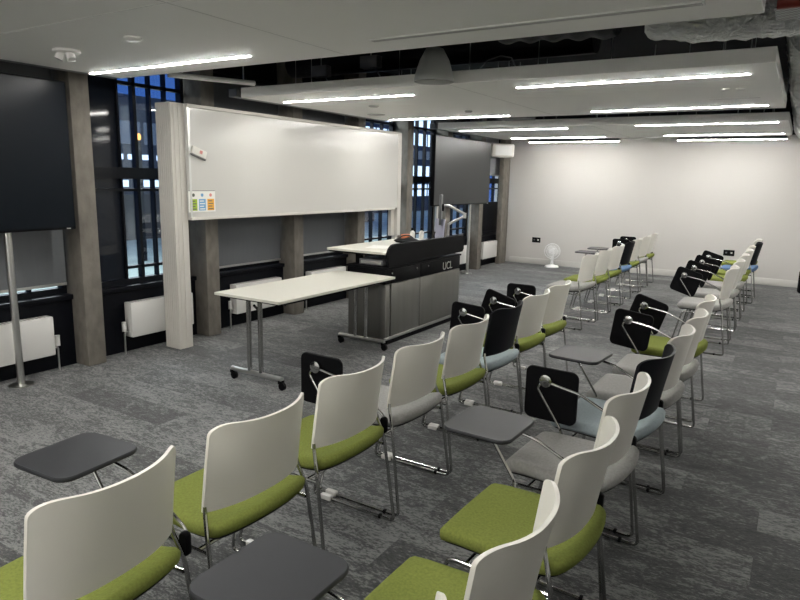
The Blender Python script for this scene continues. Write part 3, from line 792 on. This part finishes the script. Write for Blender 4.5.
chair(D, 6.90, 'grey', 'white', 'folded', 'grey-seated white chair at the near end of the far aisle block, largest folded tablet', GD, 0, -.30)
chair(D, 7.62, 'grey', 'white', 'folded', 'grey-seated white chair second in the far aisle block', GD, 0, -.30)
chair(D, 8.30, 'grey', 'white', 'folded', 'grey-seated white chair third in the far aisle block, before the green seats', GD, 0, -.30)
chair(D, 8.96, 'green', 'white', 'folded', 'green-seated white chair fourth in the far aisle block', GD, 0, -.30)
chair(D-.01, 9.58, 'green', 'white', None, 'green-seated white chair fifth in the far aisle block, before the black-backed one', GD)
chair(D+.045, 10.22, 'bluedeep', 'black', None, 'black-backed blue chair near the end of the far aisle block', GD)
chair(D+.0, 10.92, 'green', 'white', None, 'green-seated white chair last in the far aisle block, behind the black back', GD)
chair(.66, 7.75, 'grey', 'white', 'folded', 'chair at the picture edge whose black folded tablet just shows by the end wall', 'chair in the next row')

# ------------------------------------------------------------------ outside the windows
struct(MB().box(-45, -5.5, -20, 50, -.5, -.3).build('ground', M['pave'], smooth=0), 'pale wet paving outside the windows', 'paving')
def building(x, y0, y1, h, label, rows, m='bld'):
    t = thing('building', label, 'building', (x, (y0+y1)/2, -.3)); w = (y1-y0)/2
    MB().box(-6, 0, -w, w, 0, h).build('facade', M[m], t, 0)
    for z0, z1, n, mm in rows:
        for k in range(n):
            a = -w+2*w*(k+.06)/n; b_ = -w+2*w*(k+.90)/n
            MB().box(0.005, .03, a, b_, z0, z1).build('window', M[mm], t, 0)
    return t
building(-17, 3.0, 19.0, 4.15, 'low building across the street with bright shopfront band', [(1.5, 1.70, 14, 'litwin'), (1.74, 2.0, 14, 'litwin'), (2.3, 2.45, 16, 'litwin'), (2.75, 3.4, 20, 'blueglow')])
building(-20, 25.0, 43.0, 6.2, 'taller lit building seen through the window by the grey screen', [(.9, 1.6, 14, 'litwin'), (2.0, 2.7, 18, 'litwin'), (3.1, 3.6, 18, 'blueglow'), (3.9, 4.6, 16, 'litwin'), (5.0, 5.6, 18, 'litwin')])
tag(MB().box(-16.6, -16.3, 1.0, 24.0, -.3, 1.0).build('boundary_wall', M['bld2'], smooth=0), 'dark low wall outside between the windows and the buildings', 'wall')
t = thing('street_lamp', 'orange street lamp seen through the tall window', 'street lamp', (-12.2, 8.95, -.3))
MB().tube([(0, 0, 0), (0, 0, 2.6)], .05, 10).build('post', M['frame'], t)
MB().lathe([(.02, 2.6), (.045, 2.63), (.045, 2.70), (.02, 2.74)]).build('lantern', M['lampwarm'], t)
for lx, ly, nm in ((-8.6, 5.5, 'added fill light'), (-8.6, 14, 'added fill light by the far window')):
    ld = bpy.data.lights.new('yard_fill', 'AREA'); ld.energy = 330; ld.size = 2.5; ld.color = (1, 1, .93)  # area light without a fixture, added to brighten the paving
    lo = bpy.data.objects.new('yard_fill', ld); col.objects.link(lo); lo.location = (lx, ly, 4.2); lo.rotation_euler = (0, -.2, 0)

# ------------------------------------------------------------------ dusk sky
w = bpy.data.worlds.new('dusk'); sc.world = w; w.use_nodes = True
bg = w.node_tree.nodes['Background']; bg.inputs[0].default_value = (.12, .32, 1.0, 1); bg.inputs[1].default_value = .17

# ------------------------------------------------------------------ camera
f, yaw, pit, roll = 637.356282, .553962019, .187566346, .0215147512
fw = V((-math.sin(yaw)*math.cos(pit), math.cos(yaw)*math.cos(pit), -math.sin(pit)))
rt = V((math.cos(yaw), math.sin(yaw), 0)); upv = rt.cross(fw)
r2 = rt*math.cos(roll)+upv*math.sin(roll); u2 = -rt*math.sin(roll)+upv*math.cos(roll)
cam = bpy.data.cameras.new('camera'); co = bpy.data.objects.new('camera', cam); col.objects.link(co)
cam.sensor_width = 36; cam.lens = f/800*36; cam.clip_start = .05
co.matrix_world = Matrix(((r2.x, u2.x, -fw.x, 0), (r2.y, u2.y, -fw.y, 0), (r2.z, u2.z, -fw.z, 1.6), (0, 0, 0, 1)))
sc.camera = co
vs = sc.view_settings
vs.view_transform = 'Standard'; vs.look = 'None'; vs.gamma = 1; vs.use_curve_mapping = False; vs.exposure = 1.67
sc.render.filter_size = 1.1; sc.cycles.max_bounces = 8; sc.cycles.diffuse_bounces = 4; sc.cycles.glossy_bounces = 4; sc.cycles.transparent_max_bounces = 10
